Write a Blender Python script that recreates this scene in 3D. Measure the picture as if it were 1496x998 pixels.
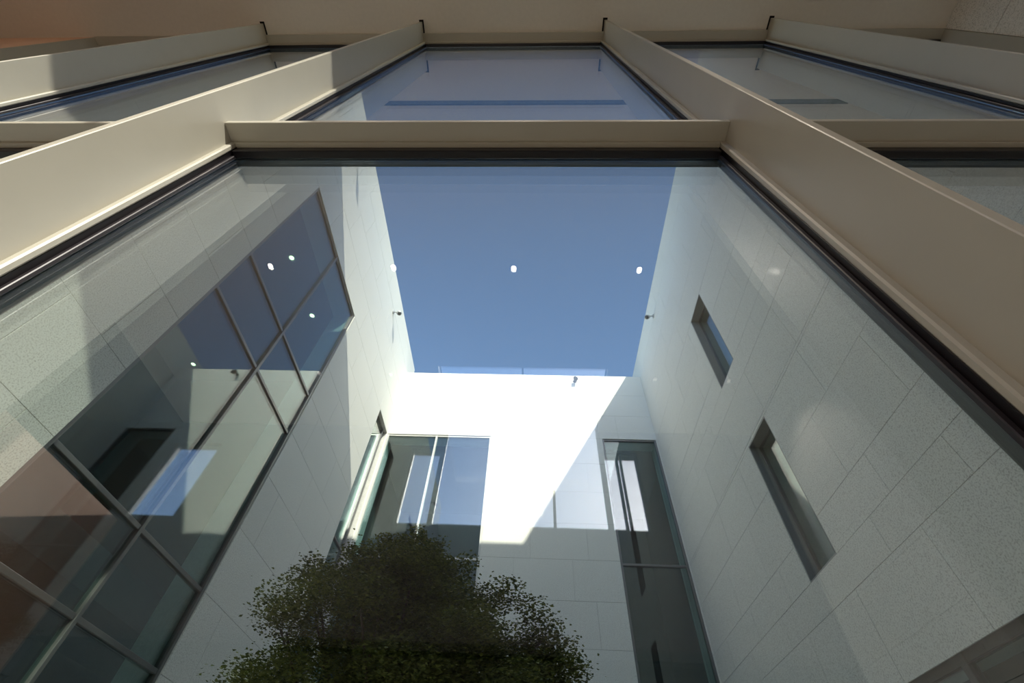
import bpy, math, random
from mathutils import Matrix, Vector

# ------------------------------------------------------------------ scene, camera, sky, sun
for o in list(bpy.data.objects):
    bpy.data.objects.remove(o, do_unlink=True)
sc = bpy.context.scene
COL = sc.collection
EYE = 1.5                       # camera height above the floor; all z below are relative to the eye, shifted by EYE

F_PX, YAW, PITCH, ROLL = 661.8, math.radians(-3.517), math.radians(51.664), math.radians(3.672)
fw = Vector((math.sin(YAW) * math.cos(PITCH), math.cos(YAW) * math.cos(PITCH), math.sin(PITCH)))
rt = Vector((math.cos(YAW), -math.sin(YAW), 0))
up = rt.cross(fw)
rt2 = rt * math.cos(ROLL) + up * math.sin(ROLL)
up2 = -rt * math.sin(ROLL) + up * math.cos(ROLL)
cd = bpy.data.cameras.new('camera')
cam = bpy.data.objects.new('camera', cd)
COL.objects.link(cam)
cd.sensor_fit = 'HORIZONTAL'
cd.sensor_width = 36
cd.lens = F_PX * 36 / 1496
cd.clip_start = 0.02
m = Matrix((rt2, up2, -fw)).transposed().to_4x4()
m.translation = Vector((0, 0, EYE))
cam.matrix_world = m
sc.camera = cam

SUN_FROM = Vector((0.567, -1.615, 1.0)).normalized()     # towards the sun
world = bpy.data.worlds.new('sky')
sc.world = world
world.use_nodes = True
nt = world.node_tree
nt.nodes.clear()
out = nt.nodes.new('ShaderNodeOutputWorld')
bg = nt.nodes.new('ShaderNodeBackground')
sky = nt.nodes.new('ShaderNodeTexSky')
sky.sky_type = 'NISHITA'
sky.sun_disc = False
sky.sun_elevation = math.asin(SUN_FROM.z)
sky.sun_rotation = math.atan2(SUN_FROM.x, SUN_FROM.y)
sky.altitude = 200
sky.air_density = 0.9
sky.dust_density = 0.9
sky.ozone_density = 2.2
bg.inputs['Strength'].default_value = 0.30
nt.links.new(sky.outputs[0], bg.inputs[0])
nt.links.new(bg.outputs[0], out.inputs[0])

sd = bpy.data.lights.new('sun', 'SUN')
sd.energy = 5.8
sd.color = (1.0, 0.93, 0.82)
sd.angle = math.radians(0.53)
sun = bpy.data.objects.new('sun', sd)
COL.objects.link(sun)
sun.rotation_euler = (-SUN_FROM).to_track_quat('-Z', 'Y').to_euler()
sun.location = SUN_FROM * 30

sc.view_settings.view_transform = 'Standard'
sc.view_settings.look = 'None'
sc.view_settings.gamma = 1
sc.view_settings.exposure = 0.18
sc.view_settings.use_curve_mapping = False
cy = sc.cycles
cy.use_denoising = True
cy.max_bounces = 10
cy.diffuse_bounces = 5
cy.glossy_bounces = 5
cy.transparent_max_bounces = 32
cy.sample_clamp_indirect = 6

HALL_W = 300.0                  # light of one hall downlight

# ------------------------------------------------------------------ materials
def mat(name, color, rough=0.6, metallic=0.0, coat=0.0, spec=0.5):
    mt = bpy.data.materials.new(name)
    mt.use_nodes = True
    b = mt.node_tree.nodes['Principled BSDF']
    b.inputs['Base Color'].default_value = (*color, 1)
    b.inputs['Roughness'].default_value = rough
    b.inputs['Metallic'].default_value = metallic
    b.inputs['Specular IOR Level'].default_value = spec
    b.inputs['Coat Weight'].default_value = coat
    return mt

def nodes_of(mt):
    return mt.node_tree.nodes, mt.node_tree.links, mt.node_tree.nodes['Principled BSDF']

def grain(mt, color, amount=0.06, scale=40.0, bump=0.0):
    """fine mottling on the base colour, in object space"""
    n, l, b = nodes_of(mt)
    tc = n.new('ShaderNodeTexCoord')
    nz = n.new('ShaderNodeTexNoise')
    nz.inputs['Scale'].default_value = scale
    nz.inputs['Detail'].default_value = 4
    l.new(tc.outputs['Object'], nz.inputs['Vector'])
    rp = n.new('ShaderNodeValToRGB')
    rp.color_ramp.elements[0].position = 0.3
    rp.color_ramp.elements[1].position = 0.7
    rp.color_ramp.elements[0].color = (*[c * (1 - amount) for c in color], 1)
    rp.color_ramp.elements[1].color = (*[min(1, c * (1 + amount)) for c in color], 1)
    l.new(nz.outputs['Fac'], rp.inputs['Fac'])
    l.new(rp.outputs['Color'], b.inputs['Base Color'])
    if bump:
        bp = n.new('ShaderNodeBump')
        bp.inputs['Strength'].default_value = bump
        bp.inputs['Distance'].default_value = 0.01
        l.new(nz.outputs['Fac'], bp.inputs['Height'])
        l.new(bp.outputs['Normal'], b.inputs['Normal'])
    return mt

def stone_mat(name, color):
    """pale cast stone with fine aggregate and dark pits, each panel a shade of its own"""
    mt = mat(name, color, 0.85, spec=0.25)
    n, l, b = nodes_of(mt)
    geo = n.new('ShaderNodeNewGeometry')
    inf = n.new('ShaderNodeObjectInfo')
    nz = n.new('ShaderNodeTexNoise'); nz.inputs['Scale'].default_value = 75; nz.inputs['Detail'].default_value = 3
    l.new(geo.outputs['Position'], nz.inputs['Vector'])
    r1 = n.new('ShaderNodeValToRGB')
    r1.color_ramp.elements[0].position = 0.33; r1.color_ramp.elements[0].color = (0.66, 0.66, 0.64, 1)
    r1.color_ramp.elements[1].position = 0.52; r1.color_ramp.elements[1].color = (1, 1, 1, 1)
    l.new(nz.outputs['Fac'], r1.inputs['Fac'])
    vo = n.new('ShaderNodeTexVoronoi'); vo.inputs['Scale'].default_value = 16
    l.new(geo.outputs['Position'], vo.inputs['Vector'])
    r2 = n.new('ShaderNodeValToRGB')
    r2.color_ramp.elements[0].position = 0.05; r2.color_ramp.elements[0].color = (0.45, 0.44, 0.42, 1)
    r2.color_ramp.elements[1].position = 0.09; r2.color_ramp.elements[1].color = (1, 1, 1, 1)
    l.new(vo.outputs['Distance'], r2.inputs['Fac'])
    mx = n.new('ShaderNodeMix'); mx.data_type = 'RGBA'; mx.blend_type = 'MULTIPLY'; mx.inputs[0].default_value = 0.75
    l.new(r1.outputs['Color'], mx.inputs[6]); l.new(r2.outputs['Color'], mx.inputs[7])
    mr = n.new('ShaderNodeMapRange'); mr.inputs[3].default_value = 0.985; mr.inputs[4].default_value = 1.01
    l.new(inf.outputs['Random'], mr.inputs[0])
    mc = n.new('ShaderNodeMix'); mc.data_type = 'RGBA'; mc.blend_type = 'MULTIPLY'; mc.inputs[0].default_value = 1
    mc.inputs[7].default_value = (*color, 1)
    l.new(mx.outputs[2], mc.inputs[6])
    md = n.new('ShaderNodeMix'); md.data_type = 'RGBA'; md.blend_type = 'MULTIPLY'; md.inputs[0].default_value = 1
    l.new(mc.outputs[2], md.inputs[6]); l.new(mr.outputs[0], md.inputs[7])
    l.new(md.outputs[2], b.inputs['Base Color'])
    bp = n.new('ShaderNodeBump'); bp.inputs['Strength'].default_value = 0.15; bp.inputs['Distance'].default_value = 0.004
    l.new(nz.outputs['Fac'], bp.inputs['Height']); l.new(bp.outputs['Normal'], b.inputs['Normal'])
    return mt

def glass_mat(name, tint, r0=0.04, coat=(1, 1, 1)):
    """one half of an insulating unit: each face of the pane box stands for two glass surfaces"""
    mt = bpy.data.materials.new(name)
    mt.use_nodes = True
    n, l = mt.node_tree.nodes, mt.node_tree.links
    n.clear()
    def math_(op, a, b=None):
        q = n.new('ShaderNodeMath'); q.operation = op
        for i, v in enumerate((a, b)):
            if v is None: continue
            if isinstance(v, (int, float)): q.inputs[i].default_value = v
            else: l.new(v, q.inputs[i])
        return q.outputs[0]
    geo = n.new('ShaderNodeNewGeometry')
    dt = n.new('ShaderNodeVectorMath'); dt.operation = 'DOT_PRODUCT'
    l.new(geo.outputs['Normal'], dt.inputs[0]); l.new(geo.outputs['Incoming'], dt.inputs[1])
    c = math_('ABSOLUTE', dt.outputs['Value'])
    s = math_('POWER', math_('SUBTRACT', 1.0, c), 5.0)
    r = math_('ADD', math_('MULTIPLY', s, 1 - r0), r0)
    R = math_('DIVIDE', math_('MULTIPLY', r, 2.0), math_('ADD', r, 1.0))
    tr = n.new('ShaderNodeBsdfTransparent'); tr.inputs[0].default_value = (*tint, 1)
    gl = n.new('ShaderNodeBsdfGlossy'); gl.inputs['Color'].default_value = (*coat, 1); gl.inputs['Roughness'].default_value = 0.0
    mx = n.new('ShaderNodeMixShader')
    l.new(R, mx.inputs[0]); l.new(tr.outputs[0], mx.inputs[1]); l.new(gl.outputs[0], mx.inputs[2])
    o = n.new('ShaderNodeOutputMaterial'); l.new(mx.outputs[0], o.inputs[0])
    return mt

def emit_mat(name, color, strength):
    mt = bpy.data.materials.new(name); mt.use_nodes = True
    b = mt.node_tree.nodes['Principled BSDF']
    b.inputs['Base Color'].default_value = (*color, 1)
    b.inputs['Emission Color'].default_value = (*color, 1)
    b.inputs['Emission Strength'].default_value = strength
    return mt

M = {}
M['stone'] = stone_mat('cast_stone', (0.90, 0.875, 0.815))
M['backing'] = grain(mat('joint_mortar', (0.62, 0.60, 0.56), 0.9), (0.62, 0.60, 0.56), 0.1, 30)
M['bronze'] = grain(mat('champagne_metal', (0.50, 0.475, 0.40), 0.38, 0.0, 0.15), (0.50, 0.475, 0.40), 0.015, 6)
M['gasket'] = grain(mat('black_gasket', (0.008, 0.006, 0.008), 0.35), (0.008, 0.006, 0.008), 0.1, 60)
M['bead'] = grain(mat('dark_bead', (0.022, 0.017, 0.020), 0.4), (0.022, 0.017, 0.020), 0.05, 60)
M['frame'] = grain(mat('grey_window_frame', (0.20, 0.20, 0.195), 0.35, 0.5), (0.20, 0.20, 0.195), 0.03, 30)
M['darkframe'] = grain(mat('dark_grey_frame', (0.07, 0.07, 0.068), 0.4), (0.07, 0.07, 0.068), 0.03, 30)
M['reveal'] = grain(mat('grey_reveal_metal', (0.34, 0.34, 0.33), 0.5, 0.2), (0.34, 0.34, 0.33), 0.03, 30)
M['lightframe'] = grain(mat('pale_window_frame', (0.62, 0.61, 0.57), 0.4, 0.2), (0.62, 0.61, 0.57), 0.03, 30)
M['glass'] = glass_mat('facade_glass', (0.935, 0.98, 0.955), 0.06, (0.90, 0.93, 1.0))
M['clear'] = glass_mat('clear_glass', (0.97, 0.985, 0.98))
M['glass2'] = glass_mat('courtyard_glass', (0.76, 0.90, 0.89))
M['plaster'] = grain(mat('ceiling_plaster', (0.82, 0.78, 0.70), 0.9), (0.82, 0.78, 0.70), 0.02, 20, 0.05)
M['pink'] = grain(mat('rose_plaster', (0.86, 0.58, 0.45), 0.9), (0.86, 0.58, 0.45), 0.03, 10, 0.05)
M['rear'] = grain(mat('rear_plaster', (0.13, 0.11, 0.125), 0.9), (0.13, 0.11, 0.125), 0.03, 12, 0.05)
M['dark'] = grain(mat('dark_interior', (0.05, 0.047, 0.052), 0.9), (0.05, 0.047, 0.052), 0.1, 8)
M['brown'] = grain(mat('brown_gallery', (0.15, 0.095, 0.06), 0.9), (0.15, 0.095, 0.06), 0.1, 8)
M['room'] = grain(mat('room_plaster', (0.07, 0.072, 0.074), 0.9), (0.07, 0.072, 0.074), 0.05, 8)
M['wood'] = grain(mat('oak_floor', (0.46, 0.41, 0.34), 0.5), (0.46, 0.41, 0.34), 0.12, 6)
M['paving'] = grain(mat('court_paving', (0.55, 0.55, 0.53), 0.9), (0.55, 0.55, 0.53), 0.12, 12, 0.2)
M['black'] = grain(mat('black_shadow_gap', (0.006, 0.005, 0.005), 0.9), (0.006, 0.005, 0.005), 0.1, 20)
M['lampmetal'] = grain(mat('lamp_metal', (0.55, 0.55, 0.53), 0.35, 0.6), (0.55, 0.55, 0.53), 0.04, 40)
M['lampblack'] = grain(mat('lamp_black', (0.02, 0.02, 0.02), 0.4), (0.02, 0.02, 0.02), 0.1, 40)
M['lens'] = mat('lamp_lens', (0.06, 0.07, 0.07), 0.08)
M['downlight'] = emit_mat('downlight_glow', (1.0, 0.86, 0.74), 9)
M['dimlight'] = emit_mat('dim_downlight_glow', (1.0, 0.86, 0.74), 0.9)
M['roomlight'] = emit_mat('room_downlight_glow', (0.95, 1.0, 0.62), 5)
M['bark'] = grain(mat('bark', (0.10, 0.075, 0.05), 0.9), (0.10, 0.075, 0.05), 0.3, 25, 0.4)

def leaf_mat():
    mt = mat('maple_leaf', (0.06, 0.09, 0.02), 0.55, spec=0.3)
    n, l, b = nodes_of(mt)
    geo = n.new('ShaderNodeNewGeometry')
    rp = n.new('ShaderNodeValToRGB')
    rp.color_ramp.elements[0].color = (0.065, 0.09, 0.018, 1)
    rp.color_ramp.elements[1].color = (0.25, 0.26, 0.06, 1)
    l.new(geo.outputs['Random Per Island'], rp.inputs['Fac'])
    l.new(rp.outputs['Color'], b.inputs['Base Color'])
    tl = n.new('ShaderNodeBsdfTranslucent')
    l.new(rp.outputs['Color'], tl.inputs['Color'])
    mx = n.new('ShaderNodeMixShader'); mx.inputs[0].default_value = 0.25
    o = n['Material Output']
    l.new(b.outputs[0], mx.inputs[1]); l.new(tl.outputs[0], mx.inputs[2]); l.new(mx.outputs[0], o.inputs[0])
    return mt
M['leaf'] = leaf_mat()

# ------------------------------------------------------------------ geometry helpers
BOXF = [(0, 3, 2, 1), (4, 5, 6, 7), (0, 1, 5, 4), (1, 2, 6, 5), (2, 3, 7, 6), (3, 0, 4, 7)]
def box_vf(x0, x1, y0, y1, z0, z1, off=0):
    v = [(x0, y0, z0), (x1, y0, z0), (x1, y1, z0), (x0, y1, z0), (x0, y0, z1), (x1, y0, z1), (x1, y1, z1), (x0, y1, z1)]
    return v, [tuple(i + off for i in f) for f in BOXF]

_cache = {}
def link(name, mesh, material, parent=None, loc=(0, 0, 0)):
    o = bpy.data.objects.new(name, mesh)
    COL.objects.link(o)
    if mesh is not None and material is not None and not mesh.materials:
        mesh.materials.append(material)
    o.location = loc
    if parent is not None:
        o.parent = parent
        o.location = Vector(loc) - world_loc(parent)
    return o

def world_loc(o):
    v = Vector(o.location)
    while o.parent is not None:
        o = o.parent
        v += Vector(o.location)
    return v

def mesh_of(name, v, f, smooth=False):
    me = bpy.data.meshes.new(name)
    me.from_pydata(v, [], f)
    me.update()
    if smooth:
        for p in me.polygons: p.use_smooth = True
    return me

def bevel_box_mesh(sx, sy, sz, bv):
    import bmesh
    bm = bmesh.new()
    v, f = box_vf(-sx / 2, sx / 2, -sy / 2, sy / 2, -sz / 2, sz / 2)
    vs = [bm.verts.new(p) for p in v]
    for q in f: bm.faces.new([vs[i] for i in q])
    bmesh.ops.bevel(bm, geom=bm.edges[:], offset=bv, segments=1, affect='EDGES')
    me = bpy.data.meshes.new('bevel_box')
    bm.to_mesh(me); bm.free()
    return me

def box(name, x0, x1, y0, y1, z0, z1, material, parent=None, bv=0.0):
    """box given in world x, y and eye-relative z"""
    if x1 < x0: x0, x1 = x1, x0
    if y1 < y0: y0, y1 = y1, y0
    if z1 < z0: z0, z1 = z1, z0
    sx, sy, sz = x1 - x0, y1 - y0, z1 - z0
    key = (round(sx, 4), round(sy, 4), round(sz, 4), material.name, bv)
    me = _cache.get(key)
    if me is None:
        if bv > 0:
            me = bevel_box_mesh(sx, sy, sz, bv)
        else:
            v, f = box_vf(-sx / 2, sx / 2, -sy / 2, sy / 2, -sz / 2, sz / 2)
            me = mesh_of(name, v, f)
        _cache[key] = me
    return link(name, me, material, parent, ((x0 + x1) / 2, (y0 + y1) / 2, (z0 + z1) / 2 + EYE))

def multi_box(name, boxes, material, parent=None, loc=(0, 0, 0)):
    V, F = [], []
    lx, ly, lz = loc
    for b in boxes:
        v, f = box_vf(b[0] - lx, b[1] - lx, b[2] - ly, b[3] - ly, b[4] + EYE - lz, b[5] + EYE - lz, len(V))
        V += v; F += f
    return link(name, mesh_of(name, V, F), material, parent, loc)

def empty(name, loc):
    o = bpy.data.objects.new(name, None)
    COL.objects.link(o)
    o.empty_display_size = 0.2
    o.location = loc
    return o

def structure(o, label=None, cat=None):
    o['kind'] = 'structure'
    if label: o['label'] = label
    if cat: o['category'] = cat
    return o

def tag(o, label, cat, group=None):
    o['label'] = label; o['category'] = cat
    if group: o['group'] = group
    return o

def tube_mesh(name, pts, radii, seg=10):
    V, F = [], []
    prev = None
    for i, p in enumerate(pts):
        p = Vector(p)
        a = Vector(pts[max(0, i - 1)]); b = Vector(pts[min(len(pts) - 1, i + 1)])
        d = (b - a).normalized()
        ref = Vector((0, 0, 1)) if abs(d.z) < 0.9 else Vector((1, 0, 0))
        u = d.cross(ref).normalized(); w = d.cross(u)
        for k in range(seg):
            t = 2 * math.pi * k / seg
            V.append(tuple(p + (u * math.cos(t) + w * math.sin(t)) * radii[i]))
        if i:
            o0, o1 = (i - 1) * seg, i * seg
            for k in range(seg):
                F.append((o0 + k, o0 + (k + 1) % seg, o1 + (k + 1) % seg, o1 + k))
    F.append(tuple(range(seg - 1, -1, -1)))
    n = len(V)
    F.append(tuple(range(n - seg, n)))
    return V, F

# plane maps: (u, n, z) -> world box; n points into the courtyard (or the hall) from the finished face
XL, XR, YB, YG = -4.0, 3.59, 10.0, 0.745
def map_left(u0, u1, n0, n1):  return (XL + n0, XL + n1, u0, u1)
def map_right(u0, u1, n0, n1): return (XR - n0, XR - n1, u0, u1)
def map_back(u0, u1, n0, n1):  return (u0, u1, YB - n0, YB - n1)

def pbox(name, mp, u0, u1, n0, n1, z0, z1, material, parent, bv=0.0):
    x0, x1, y0, y1 = mp(u0, u1, n0, n1)
    return box(name, x0, x1, y0, y1, z0, z1, material, parent, bv)

def clad_wall(name, mp, u0, u1, z0, z1, holes, courses, seed, plen=1.3, thick=0.5, label=None):
    """backing wall with openings, covered with separate stone panels"""
    rnd = random.Random(seed)
    us = sorted({u0, u1, *[h[0] for h in holes if u0 < h[0] < u1], *[h[1] for h in holes if u0 < h[1] < u1]})
    zs = sorted({z0, z1, *[h[2] for h in holes if z0 < h[2] < z1], *[h[3] for h in holes if z0 < h[3] < z1]})
    bs = []
    for i in range(len(us) - 1):
        run = None
        for j in range(len(zs) - 1):
            cu, cz = (us[i] + us[i + 1]) / 2, (zs[j] + zs[j + 1]) / 2
            solid = not any(h[0] < cu < h[1] and h[2] < cz < h[3] for h in holes)
            if solid:
                x0, x1, y0, y1 = mp(us[i], us[i + 1], -thick, -0.012)
                bs.append((min(x0, x1), max(x0, x1), min(y0, y1), max(y0, y1), zs[j], zs[j + 1]))
    cx0, cx1, cy0, cy1 = mp((u0 + u1) / 2, (u0 + u1) / 2, -thick / 2, -thick / 2)
    w = structure(multi_box(name, bs, M['backing'], None, (cx0, cy0, z0 + EYE)), label)
    lines = [z0] + [c for c in courses if z0 + 0.1 < c < z1 - 0.1] + [z1]
    for h in holes:
        for hz in (h[2], h[3]):
            if z0 + 0.02 < hz < z1 - 0.02 and min(abs(hz - c) for c in lines) > 0.04:
                lines.append(hz)
    lines.sort()
    J = 0.003
    for k in range(len(lines) - 1):
        a, b = lines[k], lines[k + 1]
        if b - a < 0.03: continue
        zc = (a + b) / 2
        free = [(u0, u1)]
        for h in holes:
            if h[2] - 0.03 < zc < h[3] + 0.03 and h[2] < zc < h[3]:
                nf = []
                for (p, q) in free:
                    if h[1] <= p or h[0] >= q: nf.append((p, q)); continue
                    if h[0] - p > 0.02: nf.append((p, h[0]))
                    if q - h[1] > 0.02: nf.append((h[1], q))
                free = nf
        off = (k * 0.47 + rnd.choice((0, 0.11, -0.08))) % 1.0
        for (p, q) in free:
            cuts = [p]
            x = u0 - plen + off * plen
            while x < q:
                if x > p + 0.25 and x < q - 0.25: cuts.append(x)
                x += plen
            cuts.append(q)
            for s, e in zip(cuts[:-1], cuts[1:]):
                pbox('stone_panel', mp, s + J, e - J, -0.012, rnd.choice((0.0, 0.0, 0.001)), a + J, b - J, M['stone'], w)
    return w

wcount = [2]
def window(mp, us, zs, frame, glass, n_glass=-0.06, bar=0.05, bar_d=0.07, label=None, top=True):
    wcount[0] += 1
    x0, x1, y0, y1 = mp((us[0] + us[-1]) / 2, (us[0] + us[-1]) / 2, n_glass, n_glass)
    e = structure(empty('window_%d' % wcount[0], (x0, y0, zs[0] + EYE)), label)
    n0, n1 = n_glass - bar_d / 2, n_glass + bar_d / 2
    for i, u in enumerate(us):
        a = u if i == 0 else (u - bar if i == len(us) - 1 else u - bar / 2)
        pbox('mullion' if 0 < i < len(us) - 1 else 'jamb_frame', mp, a, a + bar, n0, n1 + 0.012, zs[0], zs[-1], frame, e, 0.004)
    for i in range(len(us) - 1):
        ua = us[i] + (bar if i == 0 else bar / 2)
        ub = us[i + 1] - (bar if i == len(us) - 2 else bar / 2)
        for j, z in enumerate(zs if top else zs[:-1]):
            a = z if j == 0 else (z - bar if j == len(zs) - 1 else z - bar / 2)
            pbox('transom' if 0 < j < len(zs) - 1 else ('sill_frame' if j == 0 else 'head_frame'), mp, ua, ub, n0, n1, a, a + bar, frame, e, 0.004)
        for j in range(len(zs) - 1):
            za = zs[j] + (bar if j == 0 else bar / 2)
            zb = zs[j + 1] - (bar if j == len(zs) - 2 else bar / 2)
            pbox('pane', mp, ua, ub, n_glass - 0.012, n_glass + 0.012, za, zb, glass, e)
    return e

# ------------------------------------------------------------------ courtyard walls
H = 11.72
CO = [2.35 + 0.857 * k for k in range(-5, 12)]
GROUND = -1.5
LW = (2.96, 5.93, GROUND + 0.05, 8.35)          # big window of the left wall
LC = (9.0, 9.98, GROUND + 0.05, 8.35)            # its corner window
wl = clad_wall('wall_left', map_left, 0.86, 10.6, GROUND, H, [LW, LC], CO, 3)
SL1 = (5.21, 5.96, 6.21, 8.35)
SL2 = (5.21, 5.96, 2.74, 4.87)
RG = (2.96, 5.93, GROUND + 0.05, 1.51)
wr = clad_wall('wall_right', map_right, 0.86, 10.7, GROUND, H, [SL1, SL2, RG], CO, 5)
B1 = (-3.98, -1.02, GROUND + 0.05, 8.35)
B2 = (2.08, 3.56, GROUND + 0.05, 8.35)
wb = clad_wall('wall_back', map_back, XL, XR, GROUND, 10.93, [B1, B2], CO, 8)

window(map_left, [2.96, 4.43, 5.93], [LW[2], 1.5, 2.35, 4.87, 5.76, 8.35], M['frame'], M['glass2'])
window(map_left, [9.0, 9.86], [LC[2], 2.35, 4.87, 8.35], M['frame'], M['glass2'], -0.12)
window(map_back, [-3.98, -2.57, -1.02], [B1[2], 2.35, 4.87, 8.35], M['lightframe'], M['glass2'])
window(map_back, [2.08, 3.56], [B2[2], 1.5, 4.87, 8.35], M['frame'], M['glass2'])
window(map_right, [2.96, 4.45, 5.93], [RG[2], 1.51], M['darkframe'], M['glass2'], -0.08, 0.08)
window(map_right, [5.21, 5.96], [6.21, 8.35], M['frame'], M['glass2'], -0.19, 0.03, 0.05)
window(map_right, [5.21, 5.96], [2.74, 4.87], M['frame'], M['glass2'], -0.19, 0.03, 0.05)
# stone-lined reveals of the slit windows
for (a, b, c, d) in (SL1, SL2):
    for (u0, u1, z0, z1) in ((a - 0.001, a + 0.018, c, d), (b - 0.018, b + 0.001, c, d), (a + 0.018, b - 0.018, d - 0.018, d), (a + 0.018, b - 0.018, c, c + 0.018)):
        pbox('reveal_panel', map_right, u0, u1, -0.165, -0.004, z0, z1, M['reveal'], wr)

# rooms behind the courtyard windows, open towards the glass
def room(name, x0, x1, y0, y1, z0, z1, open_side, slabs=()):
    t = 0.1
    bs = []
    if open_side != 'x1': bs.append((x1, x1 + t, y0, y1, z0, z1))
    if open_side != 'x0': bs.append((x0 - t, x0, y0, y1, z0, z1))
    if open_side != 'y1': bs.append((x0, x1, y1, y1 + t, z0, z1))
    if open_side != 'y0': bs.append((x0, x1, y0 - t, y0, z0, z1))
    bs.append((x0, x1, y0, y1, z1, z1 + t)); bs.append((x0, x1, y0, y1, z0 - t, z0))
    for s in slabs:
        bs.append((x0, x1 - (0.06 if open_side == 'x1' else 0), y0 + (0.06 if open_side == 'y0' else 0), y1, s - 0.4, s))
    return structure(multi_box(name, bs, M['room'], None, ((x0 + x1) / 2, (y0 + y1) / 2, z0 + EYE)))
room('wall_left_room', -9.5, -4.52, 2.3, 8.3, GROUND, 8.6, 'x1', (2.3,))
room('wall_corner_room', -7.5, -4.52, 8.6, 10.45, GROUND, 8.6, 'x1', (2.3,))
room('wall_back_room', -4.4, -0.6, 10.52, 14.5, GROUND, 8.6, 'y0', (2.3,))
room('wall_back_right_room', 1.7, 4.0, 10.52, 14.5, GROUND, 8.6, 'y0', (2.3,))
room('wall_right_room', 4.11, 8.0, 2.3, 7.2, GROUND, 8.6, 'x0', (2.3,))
# ground of the courtyard: paving slabs
fc = structure(box('floor_courtyard', XL - 0.5, XR + 0.5, 0.8, 10.6, GROUND - 0.2, GROUND - 0.02, M['backing']))
for i in range(12):
    for j in range(15):
        x0 = XL + 0.005 + i * 0.632; y0 = 0.87 + j * 0.608
        box('paving_slab', x0, x0 + 0.624, y0, y0 + 0.6, GROUND - 0.02, GROUND, M['paving'], fc)

# ------------------------------------------------------------------ glazed front between hall and courtyard
CEIL = 8.15
FT = 0.042                                   # fin thickness
front = structure(empty('window_1', (0, 0.7, GROUND + EYE)))
# each fin: (x of the face towards the middle bay, +1 when the body lies at smaller x)
fins = [(-4.07, 1), (-1.66, 1), (1.02, -1), (3.40, -1)]
def fin(xf, s):
    xa, xb = (xf - FT, xf) if s > 0 else (xf, xf + FT)
    o = box('mullion_fin', xa, xb, 0.42, 0.70, GROUND, CEIL + 0.05, M['bronze'], front, 0.003)
    # stepped flange by the glass
    fl = box('flange', xa - 0.03, xb + 0.03, 0.664, 0.692, GROUND, CEIL, M['bronze'], o, 0.006)
    for sx0, sx1 in ((xa - 0.026, xa + 0.012), (xb - 0.012, xb + 0.026)):
        box('gasket', sx0, sx1, 0.692, 0.732, GROUND, CEIL, M['gasket'], o, 0.003)
    for sx0, sx1 in ((xa - 0.046, xa - 0.026), (xb + 0.026, xb + 0.046)):
        box('glazing_bead', sx0, sx1, 0.714, 0.731, GROUND, CEIL, M['bead'], o, 0.003)
    return xa, xb
ed = [fin(*f) for f in fins]
XG0, XG1 = -6.76, 5.88
edges = [(XG0 - 0.05, XG0)] + ed + [(XG1, XG1 + 0.05)]
TZ = 2.60
for i in range(5):
    a, b = edges[i][1], edges[i + 1][0]
    # transom plate, gasket and panes of one bay
    box('transom_plate', a, b, 0.567, 0.70, TZ - 0.02, TZ + 0.02, M['bronze'], front, 0.003)
    box('transom_lip', a + 0.03, b - 0.03, 0.664, 0.692, TZ - 0.042, TZ - 0.02, M['bronze'], front, 0.003)
    box('transom_gasket', a + 0.036, b - 0.036, 0.69, 0.731, TZ - 0.10, TZ + 0.05, M['gasket'], front, 0.003)
    box('head_plate', a, b, 0.56, 0.70, CEIL - 0.05, CEIL - 0.01, M['bronze'], front, 0.003)
    box('head_lip', a + 0.03, b - 0.03, 0.664, 0.692, CEIL - 0.075, CEIL - 0.05, M['bronze'], front, 0.003)
    box('head_gasket', a + 0.036, b - 0.036, 0.69, 0.731, CEIL - 0.12, CEIL - 0.01, M['gasket'], front, 0.003)
    box('sill_plate', a, b, 0.567, 0.76, GROUND, GROUND + 0.06, M['bronze'], front, 0.003)
    box('pane', a - 0.02, b + 0.02, 0.733, 0.757, GROUND + 0.06, TZ - 0.01, M['glass'], front)
    box('pane', a - 0.02, b + 0.02, 0.733, 0.757, TZ + 0.01, CEIL, M['glass'], front)
    # outer pressure strips
for xa, xb in edges[1:-1]:
    box('outer_cap', xa, xb, 0.757, 0.80, GROUND, CEIL, M['frame'], front, 0.004)
box('outer_transom_cap', XG0, XG1, 0.757, 0.79, TZ - 0.05, TZ + 0.05, M['frame'], front, 0.004)
# jamb posts at both ends
box('jamb_post', XG0 - 0.06, XG0, 0.57, 0.757, GROUND, CEIL, M['bronze'], front, 0.003)
box('jamb_post', XG1, XG1 + 0.06, 0.57, 0.757, GROUND, CEIL, M['bronze'], front, 0.003)

# wall above the glazing up to the parapet, on the courtyard side
structure(multi_box('wall_front_upper', [(-9.8, 6.6, 0.70, 1.05 - 0.25, CEIL, 10.95)], M['stone'], None, (0, 0.75, CEIL + EYE)))
structure(multi_box('wall_front_right_upper', [(XR, XR + 0.5, -2.6, 0.70, CEIL + 0.2, H)], M['stone'], None, (XR + 0.25, -1, CEIL + EYE)))
# solid wall left of the glazing, rose colour standing in for warm bounced light
structure(multi_box('wall_front_left', [(-9.3, XG0 - 0.06, 0.57, 0.85, GROUND, CEIL)], M['pink'], None, (-8, 0.7, GROUND + EYE)))

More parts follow.
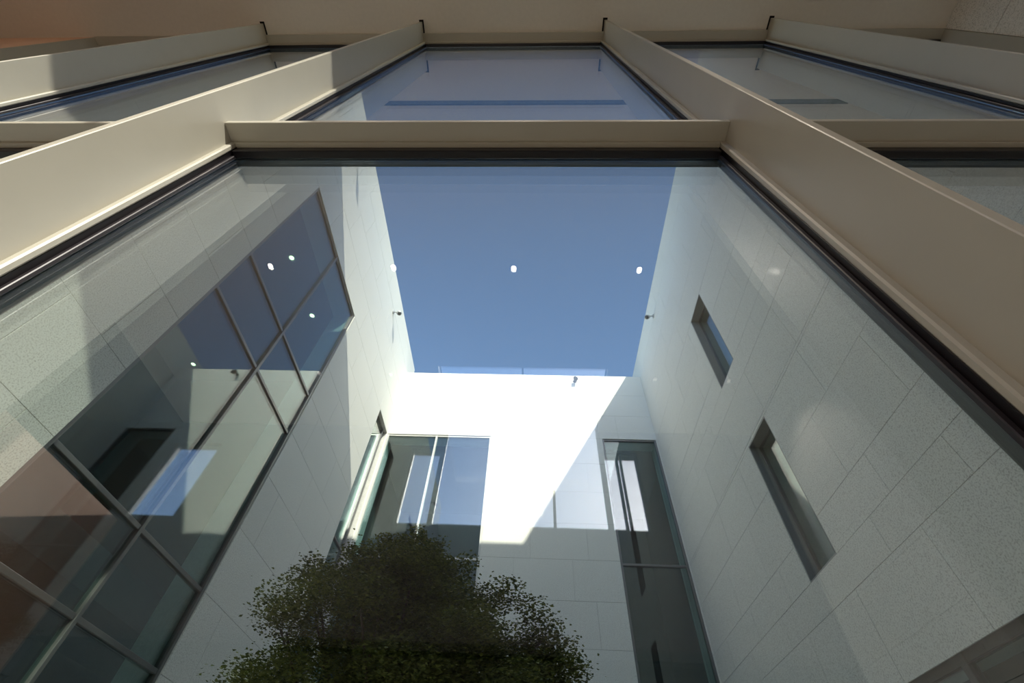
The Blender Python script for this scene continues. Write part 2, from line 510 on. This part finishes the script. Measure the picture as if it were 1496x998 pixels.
# ------------------------------------------------------------------ the hall around the camera
YR, XWL, XWR = -8.0, -9.3, 5.9
SK0, SK1, SKY_E = -2.2, 1.9, -5.76               # roof light added to let the sun in: x range and front edge
cl = structure(multi_box('ceiling', [
    (XWL - 0.3, XWR + 0.3, SKY_E, 0.70, CEIL, CEIL + 0.2),
    (XWL - 0.3, SK0, YR - 0.3, SKY_E, CEIL, CEIL + 0.2),
    (SK1, XWR + 0.3, YR - 0.3, SKY_E, CEIL, CEIL + 0.2)], M['plaster'], None, (0, -3, CEIL + EYE)))
# flat black plates: shade of the gaps round the fin heads, and linear air slot
for (xf, s), (xa, xb) in zip(fins, ed):
    g = 0.02
    box('gap_shade_plate', xa - 0.004 if s > 0 else xa - g, xb + g if s > 0 else xb + 0.004, 0.395, 0.56, CEIL - 0.006, CEIL + 0.004, M['black'], cl)
box('air_slot', -6.5, 4.97, -0.075, -0.005, CEIL - 0.004, CEIL + 0.004, M['black'], cl)

fl = structure(multi_box('floor', [(XWL - 3.2, XWR + 0.3, YR - 3.2, 0.70, GROUND - 0.2, GROUND - 0.03)], M['wood'], None, (0, -4, GROUND + EYE)))
for i in range(60):
    x0 = XWL + 0.002 + i * 0.2535
    box('floor_plank', x0, x0 + 0.2505, YR, 0.56, GROUND - 0.03, GROUND, M['wood'], fl)

# right wall of the hall, stone
wrr = structure(multi_box('wall_hall_right', [(XWR + 0.03, XWR + 0.3, YR, 0.70, GROUND, CEIL)], M['backing'], None, (XWR + 0.15, -4, GROUND + EYE)))
for k in range(11):
    for j in range(7):
        y1 = 0.565 - j * 1.3 - (0.0 if k % 2 else 0.65)
        y0 = max(YR, y1 - 1.292)
        z0 = GROUND + 0.004 + k * 0.8773
        if j == 0 and not k % 2:
            box('stone_panel', XWR, XWR + 0.03, y1 + 0.008, 0.565, z0, z0 + 0.868, M['stone'], wrr)
        if y1 - y0 > 0.1 and y1 > YR:
            box('stone_panel', XWR, XWR + 0.03, y0, y1, z0, z0 + 0.868, M['stone'], wrr)
# left side: rose plaster wall up to the ledge, above it a deep dark gallery
structure(multi_box('wall_hall_left', [(XWL - 0.3, XWL, YR, 0.85, GROUND, 5.22)], M['pink'], None, (XWL - 0.15, -4, GROUND + EYE)))
structure(multi_box('wall_gallery', [(XWL - 3.2, XWL - 3.0, YR, 0.85, 5.22, CEIL), (XWL - 3.0, XWL - 0.3, YR, 0.85, 5.05, 5.2),
                                     (XWL - 3.0, XWL, YR - 0.2, YR, 5.22, CEIL), (XWL - 3.0, XWL, 0.85, 1.05, 5.22, CEIL),
                                     (XWL - 3.2, XWL - 0.3, YR - 0.2, 1.05, CEIL, CEIL + 0.2)], M['brown'], None, (XWL - 2, -4, 5.22 + EYE)))
# rear wall with clerestory openings
SILL, HEAD = 5.35, 7.45
BOT = 2.9
structure(multi_box('wall_rear', [
    (XWL - 0.3, XWR + 0.3, YR - 0.3, YR, BOT, SILL),
    (XWL - 0.3, SK0, YR - 0.3, YR, HEAD, CEIL), (SK1, XWR + 0.3, YR - 0.3, YR, HEAD, CEIL),
    (-8.1, -3.0, YR - 0.3, YR, SILL, HEAD), (2.78, XWR + 0.3, YR - 0.3, YR, SILL, HEAD)], M['rear'], None, (0, YR - 0.15, BOT + EYE)))
structure(multi_box('wall_rear_recess', [(XWL - 0.3, XWR + 0.3, YR - 3.2, YR - 3.0, GROUND, BOT), (XWL - 0.3, XWR + 0.3, YR - 3.0, YR, BOT, BOT + 0.15),
                                         (XWR, XWR + 0.3, YR - 3.0, YR, GROUND, BOT), (XWL - 0.3, XWL, YR - 3.0, YR - 0.2, GROUND, BOT)], M['dark'], None, (0, YR - 3, GROUND + EYE)))
def map_rear(u0, u1, n0, n1): return (u0, u1, YR + n0, YR + n1)
window(map_rear, [-3.0, SK0], [SILL, HEAD], M['frame'], M['clear'], -0.12, 0.06, 0.1)
window(map_rear, [SK0, 0.65, SK1], [SILL, CEIL + 0.2], M['frame'], M['clear'], -0.12, 0.06, 0.1, top=False)  # head frame omitted, raised to the added roof light so sun reaches the fins
window(map_rear, [SK1, 2.30], [SILL, HEAD], M['frame'], M['clear'], -0.12, 0.06, 0.1)
window(map_rear, [2.34, 2.78], [SILL, HEAD], M['frame'], M['clear'], -0.12, 0.05, 0.1)
window(map_rear, [-9.3, -8.1], [SILL, HEAD], M['frame'], M['clear'], -0.12, 0.06, 0.1)
# roof light, added so sun reaches the fins: glass and thin bars
rl = structure(empty('window_2', (0, (YR + SKY_E) / 2, CEIL + EYE)))
nb = 2
for i in range(nb):
    a = SK0 + (SK1 - SK0) * i / nb; b = SK0 + (SK1 - SK0) * (i + 1) / nb
    box('pane', a + 0.02, b - 0.02, YR - 0.25, SKY_E + 0.15, CEIL + 0.21, CEIL + 0.234, M['clear'], rl)
for i in range(nb + 1):
    a = SK0 + (SK1 - SK0) * i / nb
    box('glazing_bar', a - 0.02, a + 0.02, YR - 0.25, SKY_E + 0.15, CEIL + 0.2, CEIL + 0.25, M['frame'], rl)

# ------------------------------------------------------------------ tree in the courtyard
def make_tree():
    rnd = random.Random(21)
    bx, by = -1.15, 5.1
    root = empty('maple_tree', (bx, by, 0))
    tag(root, 'dark green small-leaved maple tree growing in the courtyard paving', 'tree')
    # crown lumps: (x, y, z, radius xy, radius z)
    lumps = []
    prof = [(2.56, 0.12, -1.38), (2.36, 0.46, -1.40), (2.12, 0.80, -1.36), (1.88, 1.10, -1.22), (1.62, 1.30, -1.12), (1.35, 1.40, -1.08), (1.05, 1.42, -1.05), (0.7, 1.25, -1.05)]
    for z, R, cx in prof:
        cnt = max(2, int(R * 11))
        for k in range(cnt):
            a = 2 * math.pi * (k + rnd.random() * 0.7) / cnt
            q = R * rnd.uniform(0.7, 1.12)
            lumps.append((cx + q * math.cos(a), by + 0.1 + 0.9 * q * math.sin(a), z + rnd.uniform(-0.14, 0.14), rnd.uniform(0.20, 0.42), rnd.uniform(0.10, 0.22)))
        for k in range(int(R * 8)):
            a = rnd.random() * 6.28; q = R * 0.6 * math.sqrt(rnd.random())
            lumps.append((cx + q * math.cos(a), by + 0.1 + q * math.sin(a), z + rnd.uniform(-0.15, 0.15), 0.42, 0.25))
    for (x, y, z) in ((0.05, 4.9, 1.92), (0.2, 4.95, 1.78), (0.34, 5.0, 1.62), (-0.2, 4.9, 2.08), (0.42, 5.05, 1.45), (-2.35, 4.9, 2.12), (-2.45, 5.0, 1.9), (-2.2, 4.95, 2.22)):
        lumps.append((x, y, z, 0.22, 0.12))
    for k in range(16):
        lumps.append((rnd.uniform(-0.55, 0.3), rnd.uniform(4.7, 5.6), rnd.uniform(1.15, 1.75), 0.3, 0.2))
    for (x, y, z) in ((-1.95, 4.95, 2.46), (-2.36, 4.95, 2.34), (-0.98, 4.9, 2.54), (-0.62, 4.9, 2.36), (-1.25, 4.95, 2.68), (-1.62, 5.0, 2.62)):
        lumps.append((x, y, z, 0.13, 0.08))
    # trunk and branches
    V, F = tube_mesh('trunk', [(0, 0, 0), (0.03, 0.02, 0.5), (-0.04, 0, 1.0), (-0.1, 0.04, 1.6)], [0.13, 0.10, 0.085, 0.07])
    link('trunk', mesh_of('trunk', V, F, True), M['bark'], root, (bx, by, 0))
    for i, l in enumerate(lumps[::3]):
        s = Vector((-0.1, 0.04, rnd.uniform(1.2, 1.6)))
        e = Vector((l[0] - bx, l[1] - by, l[2] + EYE - 0.1))
        mid = s.lerp(e, 0.5) + Vector((rnd.uniform(-.12, .12), rnd.uniform(-.12, .12), 0.12))
        V, F = tube_mesh('branch', [s, s.lerp(mid, .5) + Vector((0, 0, .05)), mid, e], [0.04, 0.03, 0.02, 0.008], 6)
        link('branch', mesh_of('branch', V, F, True), M['bark'], root, (bx, by, 0))
    # leaves: small folded blades gathered in flat sprays
    LV, LF = [], []
    for (x, y, z, r, rz) in lumps:
        n = int(950 * (r / 0.36) ** 2)
        for _ in range(n):
            d = Vector((rnd.gauss(0, 1), rnd.gauss(0, 1), rnd.gauss(0, 1))).normalized() * (rnd.random() ** 0.4)
            if rnd.random() < 0.1: d *= rnd.uniform(1.1, 1.6)
            c = Vector((x + d.x * r - bx, y + d.y * r - by, z + EYE + d.z * rz))
            a = rnd.random() * 6.28; tl = rnd.uniform(-0.5, 0.35)
            f = Vector((math.cos(a) * math.cos(tl), math.sin(a) * math.cos(tl), math.sin(tl)))
            sd_ = f.cross(Vector((rnd.uniform(-.5, .5), rnd.uniform(-.5, .5), 1))).normalized()
            L = rnd.uniform(0.024, 0.042); w = L * rnd.uniform(0.32, 0.5)
            nrm = f.cross(sd_) * (0.25 * w)
            k = len(LV)
            LV += [tuple(c), tuple(c + f * L * 0.5 + sd_ * w + nrm), tuple(c + f * L), tuple(c + f * L * 0.5 - sd_ * w + nrm)]
            LF += [(k, k + 1, k + 2), (k, k + 2, k + 3)]
    fo = link('foliage', mesh_of('foliage', LV, LF), M['leaf'], root, (bx, by, 0))
    fo['kind'] = 'stuff'
    return len(LF)
print('leaf tris', make_tree())

# ------------------------------------------------------------------ wall spotlights
def cyl_parts(p0, p1, r, seg=14):
    return tube_mesh('c', [p0, p1], [r, r], seg)
def spotlight(pos, out_dir, aim, label, dark=False, group=None):
    """pos: point on the wall; out_dir: unit vector off the wall; aim: direction of the head"""
    pos = Vector((pos[0], pos[1], pos[2] + EYE)); d = Vector(out_dir); a = Vector(aim).normalized()
    root = empty('wall_spotlight', pos)
    tag(root, label, 'lamp', group)
    body = M['lampblack'] if dark else M['lampmetal']
    V, F = cyl_parts((0, 0, 0), d * 0.025, 0.06)
    link('mounting_plate', mesh_of('mounting_plate', V, F, True), body, root, pos)
    V, F = tube_mesh('arm', [d * 0.02, d * 0.12, d * 0.17 - Vector((0, 0, 0.03))], [0.016, 0.016, 0.016], 8)
    link('arm', mesh_of('arm', V, F, True), body, root, pos)
    c = d * 0.18 - Vector((0, 0, 0.04))
    V, F = tube_mesh('head', [c - a * 0.07, c - a * 0.05, c + a * 0.09], [0.03, 0.062, 0.068], 18)
    h = link('head', mesh_of('head', V, F, True), body, root, pos)
    V, F = cyl_parts(c + a * 0.088, c + a * 0.095, 0.056)
    link('lens', mesh_of('lens', V, F, True), M['lens'], h, pos)
spotlight((XL, 7.5, 10.80), (1, 0, 0), (0.5, -0.45, -0.8), 'pale round spotlight on the sunlit stretch of stone wall above the corner window')
spotlight((XL, 3.12, 10.56), (1, 0, 0), (0.5, 0.2, -0.8), 'pale round spotlight on the stone wall above the big gridded window')
spotlight((XR, 7.6, 10.92), (-1, 0, 0), (-0.5, -0.45, -0.8), 'pale round spotlight on the shaded stone wall with the slit windows')
spotlight((1.48, YB, 10.66), (0, -1, 0), (0.05, -0.5, -0.85), 'black spotlight near the top edge of the sunlit end wall', True)

# ------------------------------------------------------------------ ceiling downlights, seen mirrored in the glass or through the windows
def ring_mesh(ro, ri, seg=20):
    V, F = [], []
    for rr, zz in ((ro, 0.0), (ro * 0.95, -0.012), (ri * 1.07, -0.012), (ri, -0.002)):
        for k in range(seg):
            t = 2 * math.pi * k / seg
            V.append((rr * math.cos(t), rr * math.sin(t), zz))
    for q in range(3):
        for k in range(seg):
            F.append((q * seg + k, q * seg + (k + 1) % seg, (q + 1) * seg + (k + 1) % seg, (q + 1) * seg + k))
    return mesh_of('trim_ring', V, F, True)
RING = ring_mesh(0.08, 0.052)
V, F = cyl_parts((0, 0, -0.006), (0, 0, -0.001), 0.052, 20)
LENS = {'downlight': mesh_of('lens', V, F), 'roomlight': mesh_of('room_lens', V, F), 'dimlight': mesh_of('dim_lens', V, F)}
def downlight(x, y, z, glow, label, group, watts=0.0):
    p = (x, y, z + EYE)
    root = empty('ceiling_downlight', p)
    tag(root, label, 'ceiling light', group)
    link('trim_ring', RING, M['lampmetal'], root, p)
    link('lens', LENS[glow], M[glow], root, p)
    if watts:
        ld = bpy.data.lights.new('downlight_beam', 'SPOT')
        ld.energy = watts; ld.color = (1.0, 0.87, 0.72); ld.spot_size = math.radians(95); ld.spot_blend = 0.6; ld.shadow_soft_size = 0.0
        lo = bpy.data.objects.new('downlight_beam', ld)
        COL.objects.link(lo); lo.parent = root; lo.location = (0, 0, -0.02)
for x in (-7.95, -5.39, -2.81, -0.34, 2.19):  # leftmost one is added, unseen, to light the rose side wall
    downlight(x, -3.06, CEIL, 'downlight', 'bright round downlight in the hall ceiling, between air slot and roof light', 'downlights in the hall ceiling', HALL_W)
for x in (-5.2, -3.4, 3.05, 4.8):
    downlight(x, -6.05, CEIL, 'dimlight', 'dim round downlight in the hall ceiling beside the roof light', 'downlights by the roof light', HALL_W * 0.5)
for x, y in ((-5.15, 4.58), (-5.14, 6.1), (-8.77, 7.71)):
    downlight(x, y, 8.6, 'roomlight', 'yellowish round downlight in the room behind the big gridded window', 'downlights behind the gridded window')

# ------------------------------------------------------------------ what each piece of the setting is
SETTING = {
    'wall_left': ('pale stone panel wall with the big gridded window', 'wall'),
    'wall_right': ('pale stone panel wall with two deep slit windows', 'wall'),
    'wall_back': ('sunlit stone panel end wall of the courtyard between two tall windows', 'wall'),
    'wall_front_upper': ('stone parapet wall above the glazed hall front', 'wall'),
    'wall_front_right_upper': ('stone wall standing above the hall roof', 'wall'),
    'wall_front_left': ('plaster wall beside the glazed hall front, coloured for warm bounced light', 'wall'),
    'wall_hall_left': ('rose plaster side wall of the hall below the gallery', 'wall'),
    'wall_hall_right': ('stone panel side wall of the hall', 'wall'),
    'wall_gallery': ('dark brown gallery above the rose plaster wall', 'wall'),
    'wall_rear': ('dark plaster rear wall of the hall below the clerestory windows', 'wall'),
    'wall_rear_recess': ('near black recess under the rear wall of the hall', 'wall'),
    'wall_left_room': ('dark room behind the big gridded window', 'room'),
    'wall_corner_room': ('dark room behind the narrow corner window', 'room'),
    'wall_back_room': ('dark room behind the two-pane end wall window', 'room'),
    'wall_back_right_room': ('dark room behind the single-column end wall window', 'room'),
    'wall_right_room': ('dark room behind the slit windows', 'room'),
    'ceiling': ('warm white hall ceiling with black plates as gap shade around the fins', 'ceiling'),
    'floor': ('pale oak plank floor of the hall', 'floor'),
    'floor_courtyard': ('grey square paving slabs of the courtyard', 'floor'),
    'window_1': ('tall glazed hall front with champagne metal fins and transom plates', 'window'),
    'window_2': ('roof light added in the hall ceiling to let the sun in', 'window'),
    'window_3': ('big gridded grey-framed window in the stone courtyard wall', 'window'),
    'window_4': ('narrow corner window next to the sunlit end wall', 'window'),
    'window_5': ('two-column pale-framed tall window in the sunlit end wall', 'window'),
    'window_6': ('single-column grey-framed tall window in the end wall', 'window'),
    'window_7': ('dark-framed ground floor window below the slit windows', 'window'),
    'window_8': ('upper small slit window in a deep reveal', 'window'),
    'window_9': ('lower small slit window in a deep reveal', 'window'),
    'window_10': ('narrow clerestory pane beside the wide pier of the rear wall', 'window'),
    'window_11': ('wide clerestory window under the roof light', 'window'),
    'window_12': ('clerestory pane between roof light and narrow end pane', 'window'),
    'window_13': ('narrow end pane of the clerestory beside the solid rear wall', 'window'),
    'window_14': ('clerestory window in the corner with the rose plaster wall', 'window'),
}
for nm, (lb, ct) in SETTING.items():
    o = bpy.data.objects.get(nm)
    if o is not None:
        o['label'] = lb
        o['category'] = ct
